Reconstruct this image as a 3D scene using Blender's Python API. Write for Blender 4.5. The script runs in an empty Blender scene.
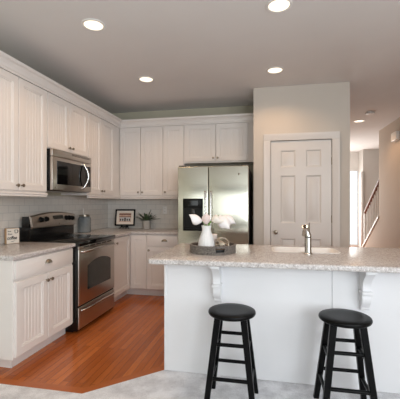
import bpy, bmesh, math, random
from math import sin, cos, pi, radians
from mathutils import Vector, Matrix, Euler
random.seed(7)
C = bpy.context.scene.collection
S = bpy.context.scene

# ------------------------------------------------------------------ camera
THETA = math.atan(68/338)
cd = bpy.data.cameras.new('camera'); cam = bpy.data.objects.new('camera', cd); C.objects.link(cam)
cd.sensor_fit = 'HORIZONTAL'; cd.sensor_width = 36; cd.lens = 338/400*36
cd.shift_y = 3.5/400; cd.clip_start = 0.05
cam.location = (0, 0, 1.316); cam.rotation_euler = (pi/2, 0, THETA)
S.camera = cam

# ------------------------------------------------------------------ world and light
W = bpy.data.worlds.new('world'); S.world = W; W.use_nodes = True
bg = W.node_tree.nodes['Background']
bg.inputs[0].default_value = (0.90, 0.96, 1.0, 1); bg.inputs[1].default_value = 1.25

def area(name, loc, rot, sx, sy, power, col):
    l = bpy.data.lights.new(name, 'AREA'); l.shape = 'RECTANGLE'; l.size = sx; l.size_y = sy
    l.energy = power; l.color = col
    o = bpy.data.objects.new(name, l); o.location = loc; o.rotation_euler = rot; C.objects.link(o)
    return o
# daylight through the windows behind the camera, plus one source added at right
area('window_daylight', (-1.125, -2.44, 1.80), (radians(90), 0, 0), 2.65, 1.28, 14, (0.94, 0.98, 0.95))
area('right_added_light', (1.48, -2.44, 1.78), (radians(90), 0, 0), 1.2, 1.3, 72, (0.88, 0.95, 1.0))  # unseen strong source added at right, clear of the refrigerator's reflection
area('side_window_daylight', (2.25, -0.55, 1.58), (radians(90), 0, radians(90)), 2.5, 1.7, 66, (0.88, 0.95, 1.0))
# daylight through the front door at the end of the hall
area('entry_daylight', (1.85, 10.38, 1.1), (radians(-90), 0, 0), 1.2, 2.0, 40, (1.0, 0.98, 0.93))
area('foyer_fill_light', (1.0, 9.3, 1.5), (radians(90), 0, radians(-90)), 1.2, 1.8, 34, (1.0, 0.98, 0.94))  # unseen fill light added to brighten the stair wall and hall ceiling
CAN_POWER = 19; CAN_COL = (1.0, 0.64, 0.37)

vs = S.view_settings
S.display_settings.display_device = 'sRGB'
vs.view_transform = 'Standard'; vs.look = 'None'; vs.gamma = 1; vs.use_curve_mapping = False
vs.exposure = 0.0

# ------------------------------------------------------------------ materials
def srgb(r, g, b):
    f = lambda c: (c/255/12.92) if c/255 <= 0.04045 else ((c/255+0.055)/1.055)**2.4
    return (f(r), f(g), f(b), 1)

class Mat:
    def __init__(s, name, col=(0.8, 0.8, 0.8, 1), rough=0.5, metal=0.0, **kw):
        s.m = bpy.data.materials.new(name); s.m.use_nodes = True
        s.nt = s.m.node_tree; s.b = s.nt.nodes['Principled BSDF']
        s.b.inputs['Base Color'].default_value = col
        s.b.inputs['Roughness'].default_value = rough
        s.b.inputs['Metallic'].default_value = metal
        for k, v in kw.items(): s.b.inputs[k].default_value = v
        s.m.diffuse_color = col
    def n(s, t, **kw):
        x = s.nt.nodes.new(t)
        for k, v in kw.items():
            if k in x.inputs: x.inputs[k].default_value = v
            else: setattr(x, k, v)
        return x
    def l(s, a, b): s.nt.links.new(a, b)
    def coord(s, scale=(1, 1, 1), rot=(0, 0, 0)):
        t = s.n('ShaderNodeTexCoord'); mp = s.n('ShaderNodeMapping')
        mp.inputs['Scale'].default_value = scale; mp.inputs['Rotation'].default_value = rot
        s.l(t.outputs['Object'], mp.inputs['Vector']); return mp.outputs['Vector']
    def ramp(s, fac, stops):
        r = s.n('ShaderNodeValToRGB'); e = r.color_ramp.elements
        while len(e) < len(stops): e.new(0.5)
        for i, (p, c) in enumerate(stops): e[i].position = p; e[i].color = c
        s.l(fac, r.inputs['Fac']); return r.outputs['Color']
    def mix(s, fac, a, b, mode='MIX'):
        x = s.n('ShaderNodeMix', data_type='RGBA', blend_type=mode)
        for sock, v in ((x.inputs[0], fac), (x.inputs[6], a), (x.inputs[7], b)):
            if isinstance(v, (float, int, tuple)): sock.default_value = v
            else: s.l(v, sock)
        return x.outputs[2]
    def noise(s, vec, scale, detail=3, rough=0.5):
        x = s.n('ShaderNodeTexNoise'); x.inputs['Scale'].default_value = scale
        x.inputs['Detail'].default_value = detail; x.inputs['Roughness'].default_value = rough
        s.l(vec, x.inputs['Vector']); return x.outputs['Fac']
    def bump(s, h, strength=0.2, dist=0.01):
        x = s.n('ShaderNodeBump'); x.inputs['Strength'].default_value = strength
        x.inputs['Distance'].default_value = dist
        s.l(h, x.inputs['Height']); s.l(x.outputs['Normal'], s.b.inputs['Normal']); return x
    def base(s, c): s.l(c, s.b.inputs['Base Color'])

M = {}
def paint(key, col, rough=0.5, bump=0.05, sc=180):
    m = Mat(key, col, rough); v = m.coord()
    nz = m.noise(v, sc, 2); m.bump(nz, bump, 0.002)
    c = m.ramp(m.noise(v, 3.0, 2), [(0.3, tuple(x*0.975 for x in col[:3])+(1,)), (0.7, col)])
    m.base(c); M[key] = m.m; return m
paint('wall_paint', srgb(206, 198, 188), 0.75, 0.12, 260)
paint('wall_paint_shaded', srgb(198, 192, 172), 0.75, 0.12, 260)  # wall paint again, with its shaded look put into the colour
paint('hall_paint', srgb(206, 192, 178), 0.75, 0.12, 260)
paint('stair_paint', srgb(190, 184, 178), 0.75, 0.12, 260)
paint('ceiling_paint', srgb(228, 225, 223), 0.9, 0.15, 200)
paint('cabinet_paint', srgb(234, 228, 223), 0.38, 0.02, 90)
paint('trim_paint', srgb(218, 213, 208), 0.35, 0.02, 90)
paint('island_paint', srgb(236, 236, 238), 0.45, 0.02, 90)

def simple(key, col, rough=0.5, metal=0.0, bump=0.0, sc=120, **kw):
    m = Mat(key, col, rough, metal, **kw); v = m.coord()
    nz = m.noise(v, sc, 2)
    c = m.ramp(nz, [(0.25, tuple(x*0.93 for x in col[:3])+(1,)), (0.75, col)]); m.base(c)
    if bump: m.bump(nz, bump, 0.002)
    M[key] = m.m; return m
simple('black_paint', srgb(9, 9, 10), 0.33, 0, 0.03, 40, **{'Specular IOR Level': 0.12})
simple('black_plastic', srgb(13, 13, 13), 0.3, **{'Specular IOR Level': 0.25})
simple('black_enamel', srgb(16, 16, 17), 0.25)
simple('black_glass', srgb(10, 10, 11), 0.06)
simple('oven_glass', srgb(52, 54, 52), 0.08)
simple('display', srgb(52, 50, 46), 0.2)
simple('chrome', srgb(205, 203, 200), 0.2, 1.0, 0, 3)
simple('nickel', srgb(158, 148, 134), 0.28, 1.0)
simple('bronze', srgb(96, 80, 66), 0.35, 1.0)
simple('ceramic', srgb(244, 243, 242), 0.3)
simple('sink_white', srgb(246, 242, 238), 0.25)
simple('wax', srgb(240, 228, 220), 0.6)
simple('white_plastic', srgb(238, 236, 232), 0.4)
simple('concrete', srgb(176, 172, 166), 0.8, 0, 0.2, 60)
simple('soil', srgb(50, 40, 32), 0.9, 0, 0.3, 90)
simple('paper', srgb(236, 226, 214), 0.8)
simple('handrail_wood', srgb(112, 62, 40), 0.35, 0, 0.05, 60)
simple('sign_wood', srgb(196, 158, 118), 0.6, 0, 0.1, 50)
simple('sign_face', srgb(236, 226, 214), 0.7)
simple('ink', srgb(40, 38, 38), 0.7)
simple('champagne', srgb(196, 182, 164), 0.3, 0.9)
simple('stem_green', srgb(112, 150, 74), 0.5)
simple('grout_dark', srgb(40, 38, 36), 0.8)

def steel(key, col, rough, scale):
    m = Mat(key, col, rough, 1.0); v = m.coord(scale)
    nz = m.noise(v, 60, 3, 0.6)
    c = m.ramp(nz, [(0.3, tuple(x*0.9 for x in col[:3])+(1,)), (0.7, col)]); m.base(c)
    r = m.n('ShaderNodeMapRange'); r.inputs['To Min'].default_value = rough-0.05; r.inputs['To Max'].default_value = rough+0.07
    m.l(nz, r.inputs['Value']); m.l(r.outputs['Result'], m.b.inputs['Roughness'])
    m.bump(nz, 0.012, 0.001); M[key] = m.m; return m
fs_ = steel('fridge_steel', srgb(206, 204, 190), 0.19, (1, 1, 14))
fs_.b.inputs['Anisotropic'].default_value = 0.9; fs_.b.inputs['Anisotropic Rotation'].default_value = 0.0
steel('oven_steel', srgb(198, 190, 182), 0.30, (1, 14, 1))
steel('oven_steel_side', srgb(198, 190, 182), 0.30, (14, 1, 1))

# granite: pale speckled stone
m = Mat('granite', srgb(214, 203, 196), 0.22); v = m.coord()
n1 = m.noise(v, 90, 4, 0.65); n2 = m.noise(v, 260, 2, 0.6); n3 = m.noise(v, 34, 3, 0.6)
c = m.ramp(n1, [(0.32, srgb(158, 152, 150)), (0.44, srgb(202, 197, 194)), (0.56, srgb(217, 212, 210)), (0.68, srgb(243, 242, 242))])
c2 = m.ramp(n2, [(0.34, srgb(96, 90, 90)), (0.40, (1, 1, 1, 1)), (1.0, (1, 1, 1, 1))])
c = m.mix(0.75, c, c2, 'MULTIPLY')
c3 = m.ramp(n3, [(0.35, srgb(228, 222, 220)), (0.6, (1, 1, 1, 1))])
m.base(m.mix(0.6, c, c3, 'MULTIPLY')); m.bump(n2, 0.02, 0.001); M['granite'] = m.m

# hardwood planks running along the kitchen
m = Mat('hardwood', srgb(160, 84, 42), 0.2); v = m.coord((1, 1, 1), (0, 0, pi/2))
br = m.n('ShaderNodeTexBrick'); br.offset = 0.37; br.offset_frequency = 2
for k, x in (('Scale', 1.0), ('Mortar Size', 0.0012), ('Mortar Smooth', 0.2), ('Bias', 0.0), ('Brick Width', 0.95), ('Row Height', 0.0572)):
    br.inputs[k].default_value = x
br.inputs['Color1'].default_value = (0, 0, 0, 1); br.inputs['Color2'].default_value = (1, 1, 1, 1); br.inputs['Mortar'].default_value = (0.5, 0.5, 0.5, 1)
m.l(v, br.inputs['Vector'])
tone = m.ramp(br.outputs['Color'], [(0.0, srgb(166, 88, 40)), (0.5, srgb(186, 102, 48)), (1.0, srgb(202, 116, 58))])
gv = m.n('ShaderNodeVectorMath', operation='ADD'); m.l(v, gv.inputs[0]); m.l(br.outputs['Color'], gv.inputs[1])
mp = m.n('ShaderNodeMapping'); mp.inputs['Scale'].default_value = (1.2, 16, 1); m.l(gv.outputs[0], mp.inputs['Vector'])
gr = m.noise(mp.outputs['Vector'], 5, 5, 0.65)
grain = m.ramp(gr, [(0.32, srgb(196, 176, 160)), (0.52, (1, 1, 1, 1))])
c = m.mix(0.45, tone, grain, 'MULTIPLY')
c = m.mix(br.outputs['Fac'], c, srgb(84, 40, 20)); m.base(c)
m.bump(m.mix(0.15, br.outputs['Fac'], gr), -0.08, 0.002); M['hardwood'] = m.m

# carpet
m = Mat('carpet', srgb(196, 193, 192), 0.95); v = m.coord()
n1 = m.noise(v, 7, 4, 0.6); n2 = m.noise(v, 220, 3, 0.7)
c = m.ramp(n1, [(0.35, srgb(214, 213, 216)), (0.6, srgb(248, 248, 251))])
c2 = m.ramp(n2, [(0.3, srgb(200, 199, 200)), (0.55, (1, 1, 1, 1))])
m.base(m.mix(0.7, c, c2, 'MULTIPLY')); m.bump(n2, 0.5, 0.008); M['carpet'] = m.m

# subway tile
def tile(key, axis):
    m = Mat(key, srgb(214, 212, 208), 0.12); t = m.n('ShaderNodeTexCoord'); sp = m.n('ShaderNodeSeparateXYZ'); cb = m.n('ShaderNodeCombineXYZ')
    m.l(t.outputs['Object'], sp.inputs[0]); m.l(sp.outputs[axis], cb.inputs[0]); m.l(sp.outputs[2], cb.inputs[1])
    br = m.n('ShaderNodeTexBrick'); br.offset = 0.5
    for k, x in (('Scale', 1.0), ('Mortar Size', 0.0022), ('Mortar Smooth', 0.3), ('Brick Width', 0.152), ('Row Height', 0.076)):
        br.inputs[k].default_value = x
    br.inputs['Color1'].default_value = srgb(226, 220, 212); br.inputs['Color2'].default_value = srgb(219, 213, 205)
    br.inputs['Mortar'].default_value = srgb(196, 192, 188)
    m.l(cb.outputs[0], br.inputs['Vector']); m.base(br.outputs['Color'])
    nz = m.noise(cb.outputs[0], 9, 1)
    inv = m.n('ShaderNodeMath', operation='MULTIPLY_ADD'); inv.inputs[1].default_value = -1; m.l(br.outputs['Fac'], inv.inputs[0])
    ns = m.n('ShaderNodeMath', operation='MULTIPLY'); ns.inputs[1].default_value = 1.2; m.l(nz, ns.inputs[0]); m.l(ns.outputs[0], inv.inputs[2])
    m.bump(inv.outputs[0], 0.35, 0.003); M[key] = m.m
tile('tile_left', 1); tile('tile_back', 0)

# glass jar, leaves, petals, tray, lamps
m = Mat('jar_glass', srgb(178, 184, 186), 0.12); m.b.inputs['Transmission Weight'].default_value = 0.6; m.b.inputs['IOR'].default_value = 1.2
m.base(m.ramp(m.noise(m.coord(), 6, 2), [(0.3, srgb(150, 158, 162)), (0.7, srgb(196, 200, 200))])); M['jar_glass'] = m.m
m = Mat('leaf', srgb(70, 92, 62), 0.45); v = m.coord()
m.base(m.ramp(m.noise(v, 22, 3), [(0.3, srgb(44, 62, 44)), (0.7, srgb(92, 112, 78))])); M['leaf'] = m.m
def petal(key, a, b):
    m = Mat(key, a, 0.55); m.b.inputs['Subsurface Weight'].default_value = 0.05; m.b.inputs['Subsurface Radius'].default_value = (0.02, 0.015, 0.012)
    m.base(m.ramp(m.noise(m.coord(), 14, 2), [(0.3, b), (0.7, a)])); M[key] = m.m
petal('petal_white', srgb(252, 249, 249), srgb(248, 243, 243))
petal('petal_cream', srgb(250, 243, 232), srgb(247, 238, 228))
petal('petal_pink', srgb(247, 230, 225), srgb(243, 222, 217))
m = Mat('weave', srgb(120, 112, 106), 0.6); v = m.coord()
m.base(m.ramp(m.noise(v, 120, 3), [(0.3, srgb(74, 68, 64)), (0.7, srgb(150, 142, 134))])); M['weave'] = m.m
def emit(key, col, st):
    m = Mat(key, col, 0.5); m.b.inputs['Emission Color'].default_value = col; m.b.inputs['Emission Strength'].default_value = st; M[key] = m.m
emit('lamp_glow', (1.0, 0.85, 0.64, 1), 1.7)
m = Mat('window_glass', (1, 1, 1, 1), 0.0); m.b.inputs['Transmission Weight'].default_value = 1.0; m.b.inputs['IOR'].default_value = 1.02; M['window_glass'] = m.m
m = Mat('picture_print', srgb(170, 130, 110), 0.5); v = m.coord()
m.base(m.ramp(m.noise(v, 30, 2), [(0.3, srgb(190, 150, 128)), (0.7, srgb(216, 190, 172))])); M['picture_print'] = m.m
simple('print_roof', srgb(120, 70, 54), 0.6); simple('print_dark', srgb(60, 48, 44), 0.6); simple('print_pale', srgb(206, 204, 204), 0.6)

# ------------------------------------------------------------------ mesh helpers
class MB:
    def __init__(s): s.bm = bmesh.new()
    def add(s, other, mtx=None):
        if mtx is not None: bmesh.ops.transform(other, matrix=mtx, verts=other.verts)
        me = bpy.data.meshes.new('tmp'); other.to_mesh(me); other.free(); s.bm.from_mesh(me); bpy.data.meshes.remove(me); return s
    def box(s, x0, y0, z0, x1, y1, z1, bev=0.0, seg=2, mtx=None):
        b = bmesh.new(); bmesh.ops.create_cube(b, size=1)
        for v in b.verts: v.co = Vector(((x0+x1)/2+v.co.x*(x1-x0), (y0+y1)/2+v.co.y*(y1-y0), (z0+z1)/2+v.co.z*(z1-z0)))
        if bev: bmesh.ops.bevel(b, geom=list(b.edges), offset=bev, segments=seg, profile=0.5, affect='EDGES')
        return s.add(b, mtx)
    def rings(s, rings, closed=True, cap0=True, cap1=True, mtx=None):
        b = bmesh.new(); R = [[b.verts.new(p) for p in r] for r in rings]
        for a, c in zip(R, R[1:]):
            n = len(a)
            for i in range(n if closed else n-1):
                j = (i+1) % n
                b.faces.new((a[i], a[j], c[j], c[i]))
        if cap0: b.faces.new(R[0][::-1])
        if cap1: b.faces.new(R[-1])
        bmesh.ops.recalc_face_normals(b, faces=b.faces) if (cap0 and cap1) else None
        return s.add(b, mtx)
    def lathe(s, prof, seg=32, mtx=None, cap=True):
        rings = [[(r*cos(2*pi*i/seg), r*sin(2*pi*i/seg), z) for i in range(seg)] for r, z in prof]
        return s.rings(rings, True, cap, cap, mtx)
    def tube(s, pts, r, seg=10, caps=True, flat=1.0):
        pts = [Vector(p) for p in pts]; n = len(pts)
        rad = r if isinstance(r, (list, tuple)) else [r]*n
        T = [(pts[min(i+1, n-1)]-pts[max(i-1, 0)]).normalized() for i in range(n)]
        up = Vector((0, 0, 1)) if abs(T[0].z) < 0.9 else Vector((1, 0, 0))
        u = T[0].cross(up).normalized(); rings = []
        for i in range(n):
            u = (u-T[i]*u.dot(T[i])).normalized(); w = T[i].cross(u)
            rings.append([pts[i]+(u*cos(2*pi*k/seg)+w*sin(2*pi*k/seg)*flat)*rad[i] for k in range(seg)])
        return s.rings(rings, True, caps, caps)
    def loop_tube(s, pts, r, seg=8):
        pts = [Vector(p) for p in pts]; n = len(pts); rings = []
        for i in range(n):
            T = (pts[(i+1) % n]-pts[i-1]).normalized()
            up = Vector((0, 0, 1)) if abs(T.z) < 0.95 else Vector((1, 0, 0))
            u = T.cross(up).normalized(); w = T.cross(u)
            rings.append([pts[i]+(u*cos(2*pi*k/seg)+w*sin(2*pi*k/seg))*r for k in range(seg)])
        rings.append(rings[0]); s.rings(rings, True, False, False)
        bmesh.ops.remove_doubles(s.bm, verts=s.bm.verts, dist=1e-6); return s
    def prism(s, poly, axis, a0, a1, mtx=None):
        """poly of 2-D points, extruded along axis ('x','y','z') from a0 to a1"""
        f = {'x': lambda p, a: (a, p[0], p[1]), 'y': lambda p, a: (p[0], a, p[1]), 'z': lambda p, a: (p[0], p[1], a)}[axis]
        return s.rings([[f(p, a0) for p in poly], [f(p, a1) for p in poly]], True, True, True, mtx)
    def build(s, name, mat, parent=None, origin=(0, 0, 0), loc=None, rotz=0, smooth=True, ang=35):
        me = bpy.data.meshes.new(name)
        o3 = Vector(origin)
        for v in s.bm.verts: v.co -= o3
        s.bm.to_mesh(me); s.bm.free()
        me.materials.append(M[mat])
        if smooth:
            me.polygons.foreach_set('use_smooth', [True]*len(me.polygons)); me.set_sharp_from_angle(angle=radians(ang))
        o = bpy.data.objects.new(name, me); C.objects.link(o)
        if parent is not None:
            o.parent = parent
            o.location = loc if loc is not None else (0, 0, 0)
        else:
            o.location = loc if loc is not None else o3
        o.rotation_euler = (0, 0, rotz)
        return o

def tag(o, label, cat, group=None):
    o['label'] = label; o['category'] = cat
    if group: o['group'] = group
    return o
def thing(name, loc, label, cat, group=None, rotz=0):
    o = bpy.data.objects.new(name, None); o.empty_display_size = 0.1; C.objects.link(o)
    o.location = loc; o.rotation_euler = (0, 0, rotz); return tag(o, label, cat, group)
def struct(o): o['kind'] = 'structure'; return o
def copy_tree(o, parent=None):
    c = o.copy(); C.objects.link(c)
    if parent is not None: c.parent = parent
    for ch in list(o.children):
        if ch.parent is o: copy_tree(ch, c)
    return c
def rounded(x0, y0, x1, y1, r, seg=5):
    pts = []
    for cx, cy, a in ((x1-r, y0+r, -pi/2), (x1-r, y1-r, 0), (x0+r, y1-r, pi/2), (x0+r, y0+r, pi)):
        for i in range(seg+1):
            t = a+pi/2*i/seg; pts.append((cx+r*cos(t), cy+r*sin(t)))
    return pts
def offset_poly(p, d):
    n = len(p); out = []
    for i in range(n):
        a, b, c = Vector(p[i-1]), Vector(p[i]), Vector(p[(i+1) % n])
        n1 = Vector(((b-a).y, -(b-a).x)).normalized(); n2 = Vector(((c-b).y, -(c-b).x)).normalized()
        k = (n1+n2); k = k/max(0.3, k.dot(n1)) if k.length > 1e-6 else n1
        out.append((b.x-k.x*d, b.y-k.y*d))
    return out
def slab(outer, hole, z0, z1, r):
    """CCW outline with softened top and bottom edges and an optional hole (CCW as well)"""
    b = bmesh.new(); prof = []
    for i in range(5):
        a = pi/2*i/4; prof.append((r*(1-sin(a)), z1-r*(1-cos(a))))
    prof += [(r*(1-cos(pi/2*i/4)), z0+r*(1-sin(pi/2*i/4))) for i in range(5)]
    loops = []
    for d, z in prof: loops.append([b.verts.new((x, y, z)) for x, y in offset_poly(outer, d)])
    n = len(outer)
    for A, B in zip(loops, loops[1:]):
        for i in range(n):
            j = (i+1) % n; b.faces.new((A[i], B[i], B[j], A[j]))
    H = None
    if hole: H = [[b.verts.new((x, y, z)) for x, y in hole] for z in (z1, z0)]
    for k, L in ((0, loops[0]), (1, loops[-1])):
        E = [b.edges.get((L[i], L[(i+1) % n])) for i in range(n)]
        if hole:
            q = H[k]; E += [b.edges.new((q[i], q[(i+1) % len(q)])) for i in range(len(q))]
        bmesh.ops.triangle_fill(b, edges=E, use_beauty=True)
    if hole:
        q = len(hole)
        for i in range(q):
            j = (i+1) % q; b.faces.new((H[0][i], H[0][j], H[1][j], H[1][i]))
    bmesh.ops.recalc_face_normals(b, faces=b.faces)
    mb = MB(); mb.add(b); return mb

# ------------------------------------------------------------------ the room
XL, YB, H = -2.575, 5.13, 2.78
XR = 2.21
PX0, PX1, PY = -0.181, 0.971, 4.36
bd = [(XL, 2.117), (-1.253, 2.117), (-0.80, 2.545)]
poly = bd+[(XR, 2.545), (3.4, 2.545), (3.4, 10.5), (XL, 10.5)]
b = MB(); b.prism(poly, 'z', -0.05, 0.0); struct(b.build('floor', 'hardwood', smooth=False))
b = MB(); b.prism([(XL, -2.6), (3.4, -2.6), (3.4, 2.545), (-0.80, 2.545), (-1.253, 2.117), (XL, 2.117)], 'z', -0.05, 0.006)
struct(b.build('floor_carpet', 'carpet', smooth=False))
# border board where the wood meets the carpet
w = 0.075
b = MB(); b.prism([(XL, 2.117), (-1.253, 2.117), (-0.80, 2.545), (-0.80, 2.545+w*1.4), (-1.253-w*0.42, 2.117+w), (XL, 2.117+w)], 'z', -0.01, 0.0025)
simple('border_wood', srgb(182, 100, 50), 0.25, 0, 0.05, 30)
struct(b.build('trim_1', 'border_wood', smooth=False))
b = MB(); b.box(XL-0.1, -2.6, H, 3.5, 10.6, H+0.1); struct(b.build('ceiling', 'ceiling_paint', smooth=False))
b = MB(); b.box(XL-0.1, -2.6, -0.05, XL, YB+0.1, H); struct(b.build('wall_left', 'wall_paint_shaded', smooth=False))
b = MB(); b.box(XL, YB, -0.05, PX0, YB+0.1, H); struct(b.build('wall_back', 'wall_paint_shaded', smooth=False))
# pantry closet walls with the door opening
b = MB()
b.box(PX0, PY, -0.05, 0.030, PY+0.11, H); b.box(0.767, PY, -0.05, PX1, PY+0.11, H)
b.box(0.030, PY, 2.100, 0.767, PY+0.11, H)
b.box(PX0, PY+0.11, -0.05, PX0+0.1, YB+0.1, H); b.box(PX0+0.1, YB, -0.05, PX1-0.1, YB+0.1, H); b.box(PX1-0.1, PY+0.11, -0.05, PX1, 10.5, H)
struct(b.build('wall_pantry', 'wall_paint', smooth=False))
# unseen wall behind the camera, openings placed for the refrigerator's reflection
b = MB(); b.box(XL-0.1, -2.5, -0.05, -2.45, -2.4, H); b.box(2.0, -2.5, -0.05, XR, -2.4, H); b.box(0.2, -2.5, -0.05, 0.82, -2.4, H)
b.box(-2.45, -2.5, -0.05, 0.2, -2.4, 1.15); b.box(0.82, -2.5, -0.05, 2.0, -2.4, 1.1); b.box(-2.45, -2.5, 2.44, 2.0, -2.4, H)
paint('rear_reflection_dark', srgb(96, 90, 84), 0.75, 0.12, 260)  # dark tone chosen to darken the lower reflection in the refrigerator
struct(b.build('wall_rear', 'rear_reflection_dark', smooth=False))
for nm, horiz, lo, hi, z0, z1, n_ in (('window_3', True, -2.45, 0.2, 1.15, 2.44, 3), ('window_4', False, -1.82, 0.72, 0.72, 2.44, 2), ('added_window_5', True, 0.82, 2.0, 1.1, 2.44, 2)):  # last frame surrounds the added right-hand source
    b = MB()
    def fb(a0, a1, za, zb):
        if horiz: b.box(a0, -2.42, za, a1, -2.385, zb, 0.003)
        else: b.box(XR-0.015, a0, za, XR+0.02, a1, zb, 0.003)
    fb(lo-0.07, lo, z0-0.07, z1+0.07); fb(hi, hi+0.07, z0-0.07, z1+0.07); fb(lo, hi, z0-0.07, z0); fb(lo, hi, z1, z1+0.07)
    for k in range(1, n_): x_ = lo+(hi-lo)*k/n_; fb(x_-0.03, x_+0.03, z0, z1)
    struct(b.build(nm, 'trim_paint'))
# hall right wall, cut by the stair slope past its end
zs = lambda y: 0.301+(8.583-y)*0.6447
b = MB(); b.prism([(0.72, -0.05), (9.0, -0.05), (9.0, 0.033), (7.45, zs(7.45)), (7.45, H), (0.72, H)], 'x', XR, XR+0.1)
b.box(XR, -2.5, -0.05, XR+0.1, -1.82, H); b.box(XR, -1.82, -0.05, XR+0.1, 0.72, 0.72); b.box(XR, -1.82, 2.44, XR+0.1, 0.72, H)
struct(b.build('wall_right', 'hall_paint', smooth=False))
b = MB(); b.box(2.536, 9.9, -0.05, 3.4, 10.5, H); b.box(3.4, 5.0, -0.05, 3.5, 10.5, H); struct(b.build('wall_stair', 'stair_paint', smooth=False))
# entry wall with two glazed openings
b = MB(); Y0 = 10.4; Y1 = 10.5
b.box(PX1, Y0, -0.05, 1.2, Y1, H); b.box(1.2, Y0, 2.30, 2.66, Y1, H); b.box(2.66, Y0, -0.05, 2.75, Y1, H)
struct(b.build('wall_entry', 'trim_paint', smooth=False))
b = MB()
for xa, xb in ((1.2, 1.27), (1.88, 1.94), (2.61, 2.66)): b.box(xa, Y0-0.015, 0, xb, Y1, 2.30, 0.004)
for za, zb in ((0.0, 0.12), (2.24, 2.30)): b.box(1.27, Y0-0.012, za, 2.61, Y1, zb, 0.003)
wf = struct(b.build('window_1', 'trim_paint'))
b = MB(); b.box(1.27, Y0+0.05, 0.12, 2.61, Y0+0.056, 2.24); b.build('pane', 'window_glass', wf, smooth=False)
b = MB(); b.box(2.478, 9.86, 0, 2.536, 9.95, 2.17, 0.006); struct(b.build('trim_4', 'trim_paint'))

# backsplash tiles
b = MB(); b.box(XL, 2.24, 0.915, XL+0.008, YB, 1.405); struct(b.build('wall_tile_left', 'tile_left', smooth=False))
b = MB(); b.box(XL+0.008, YB-0.008, 0.915, -1.13, YB, 1.405); struct(b.build('wall_tile_back', 'tile_back', smooth=False))

# pantry door casing
b = MB()
for x0, x1 in ((-0.055, 0.030), (0.767, 0.852)):
    inner = x1 if x0 < 0 else x0; sgn = -1 if x0 < 0 else 1
    pr = [(inner, 4.36), (inner, 4.350), (inner+sgn*0.012, 4.346), (inner+sgn*0.05, 4.342), (inner+sgn*0.066, 4.336), (inner+sgn*0.085, 4.336), (inner+sgn*0.085, 4.36)]
    b.prism(pr, 'z', 0, 2.10)
pr = [(4.36, 2.100), (4.350, 2.100), (4.346, 2.112), (4.342, 2.150), (4.336, 2.166), (4.336, 2.185), (4.36, 2.185)]
b.prism(pr, 'x', -0.055, 0.852)
b.box(0.022, 4.365, 0, 0.030, 4.45, 2.10); b.box(0.767, 4.365, 0, 0.775, 4.45, 2.10)
struct(b.build('trim_2', 'trim_paint'))

# six-panel door
b = MB(); yd = 4.372; x0, x1, z1 = 0.034, 0.763, 2.094
cols = [(0.155, 0.335), (0.462, 0.642)]; rows = [(0.20, 0.87), (1.065, 1.66), (1.765, 1.975)]
xs = [x0, cols[0][0], cols[0][1], cols[1][0], cols[1][1], x1]
zz = [0.01, rows[0][0], rows[0][1], rows[1][0], rows[1][1], rows[2][0], rows[2][1], z1]
q = bmesh.new()
for i in range(5):
    for j in range(7):
        xa, xb, za, zb = xs[i], xs[i+1], zz[j], zz[j+1]
        if i in (1, 3) and j in (1, 3, 5):
            rs = [(0, 0), (0.006, 0.004), (0.016, 0.012), (0.024, 0.012), (0.052, 0.003)]
            L = [[q.verts.new(p) for p in ((xa+d, yd+y, za+d), (xb-d, yd+y, za+d), (xb-d, yd+y, zb-d), (xa+d, yd+y, zb-d))] for d, y in rs]
            for A, B in zip(L, L[1:]):
                for k in range(4): q.faces.new((A[k], A[(k+1) % 4], B[(k+1) % 4], B[k]))
            q.faces.new(L[-1])
        else:
            q.faces.new([q.verts.new(p) for p in ((xa, yd, za), (xb, yd, za), (xb, yd, zb), (xa, yd, zb))])
bmesh.ops.remove_doubles(q, verts=q.verts, dist=1e-5); b.add(q)
b.box(x0, yd+0.013, 0.01, x1, yd+0.04, z1)
b.box(x0, yd, 0.01, x0+0.001, yd+0.014, z1); b.box(x1-0.001, yd, 0.01, x1, yd+0.014, z1)
door = struct(b.build('door_1', 'trim_paint', ang=20))
Ry = Matrix.Rotation(pi/2, 4, 'X')      # z axis -> -y
def knob_bm(loc, k=1.0, mat=None):
    b = MB(); b.lathe([(0.026*k, 0), (0.026*k, 0.006*k), (0.010*k, 0.010*k), (0.009*k, 0.028*k), (0.022*k, 0.036*k), (0.027*k, 0.048*k), (0.024*k, 0.060*k), (0.010*k, 0.066*k)], 20, Matrix.Translation(loc) @ Ry); return b
knob_bm((0.095, yd, 0.95)).build('door_knob', 'nickel', door)
for z in (0.30, 1.12, 1.83):
    b = MB(); b.tube([(0.765, yd-0.006, z-0.045), (0.765, yd-0.006, z+0.045)], 0.007, 8); b.build('hinge', 'nickel', door)

# ------------------------------------------------------------------ stairs in the hall
b = MB(); pl = [(8.70, -0.0)]
y, z = 8.66, 0.0
for i in range(12):
    pl.append((y, z)); z += 0.176; pl.append((y, z)); y -= 0.273
pl.append((y, z)); pl.append((y, z-0.3)); pl[0] = (8.66, 0.0)
pl = pl[1:] + [(8.3, 0.0)]
b.prism(pl, 'x', 2.312, 3.395)
struct(b.build('staircase', 'stair_paint', smooth=False))
b = MB(); b.prism([(8.75, zs(8.75)-0.02), (8.75, zs(8.75)+0.035), (7.452, zs(7.45)+0.035), (7.452, zs(7.45)-0.02)], 'x', 2.19, 2.211)
b.prism([(9.0, 0.034), (8.75, zs(8.75)+0.002), (8.75, zs(8.75)+0.035), (7.452, zs(7.45)+0.035), (7.452, zs(7.45)+0.002)], 'x', 2.211, 2.31)
struct(b.build('trim_3', 'trim_paint', smooth=False))
rail = thing('stair_railing', (2.26, 8.55, 0.36), 'white balusters with brown handrail climbing beside the hall stairs', 'railing')
og = (2.26, 8.55, 0.36)
hz = lambda y: zs(y)+0.80
b = MB(); b.tube([(2.26, 8.60, hz(8.60)), (2.26, 8.5, hz(8.5)), (2.26, 7.47, hz(7.47))], 0.042, 12, True, 0.9)
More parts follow.
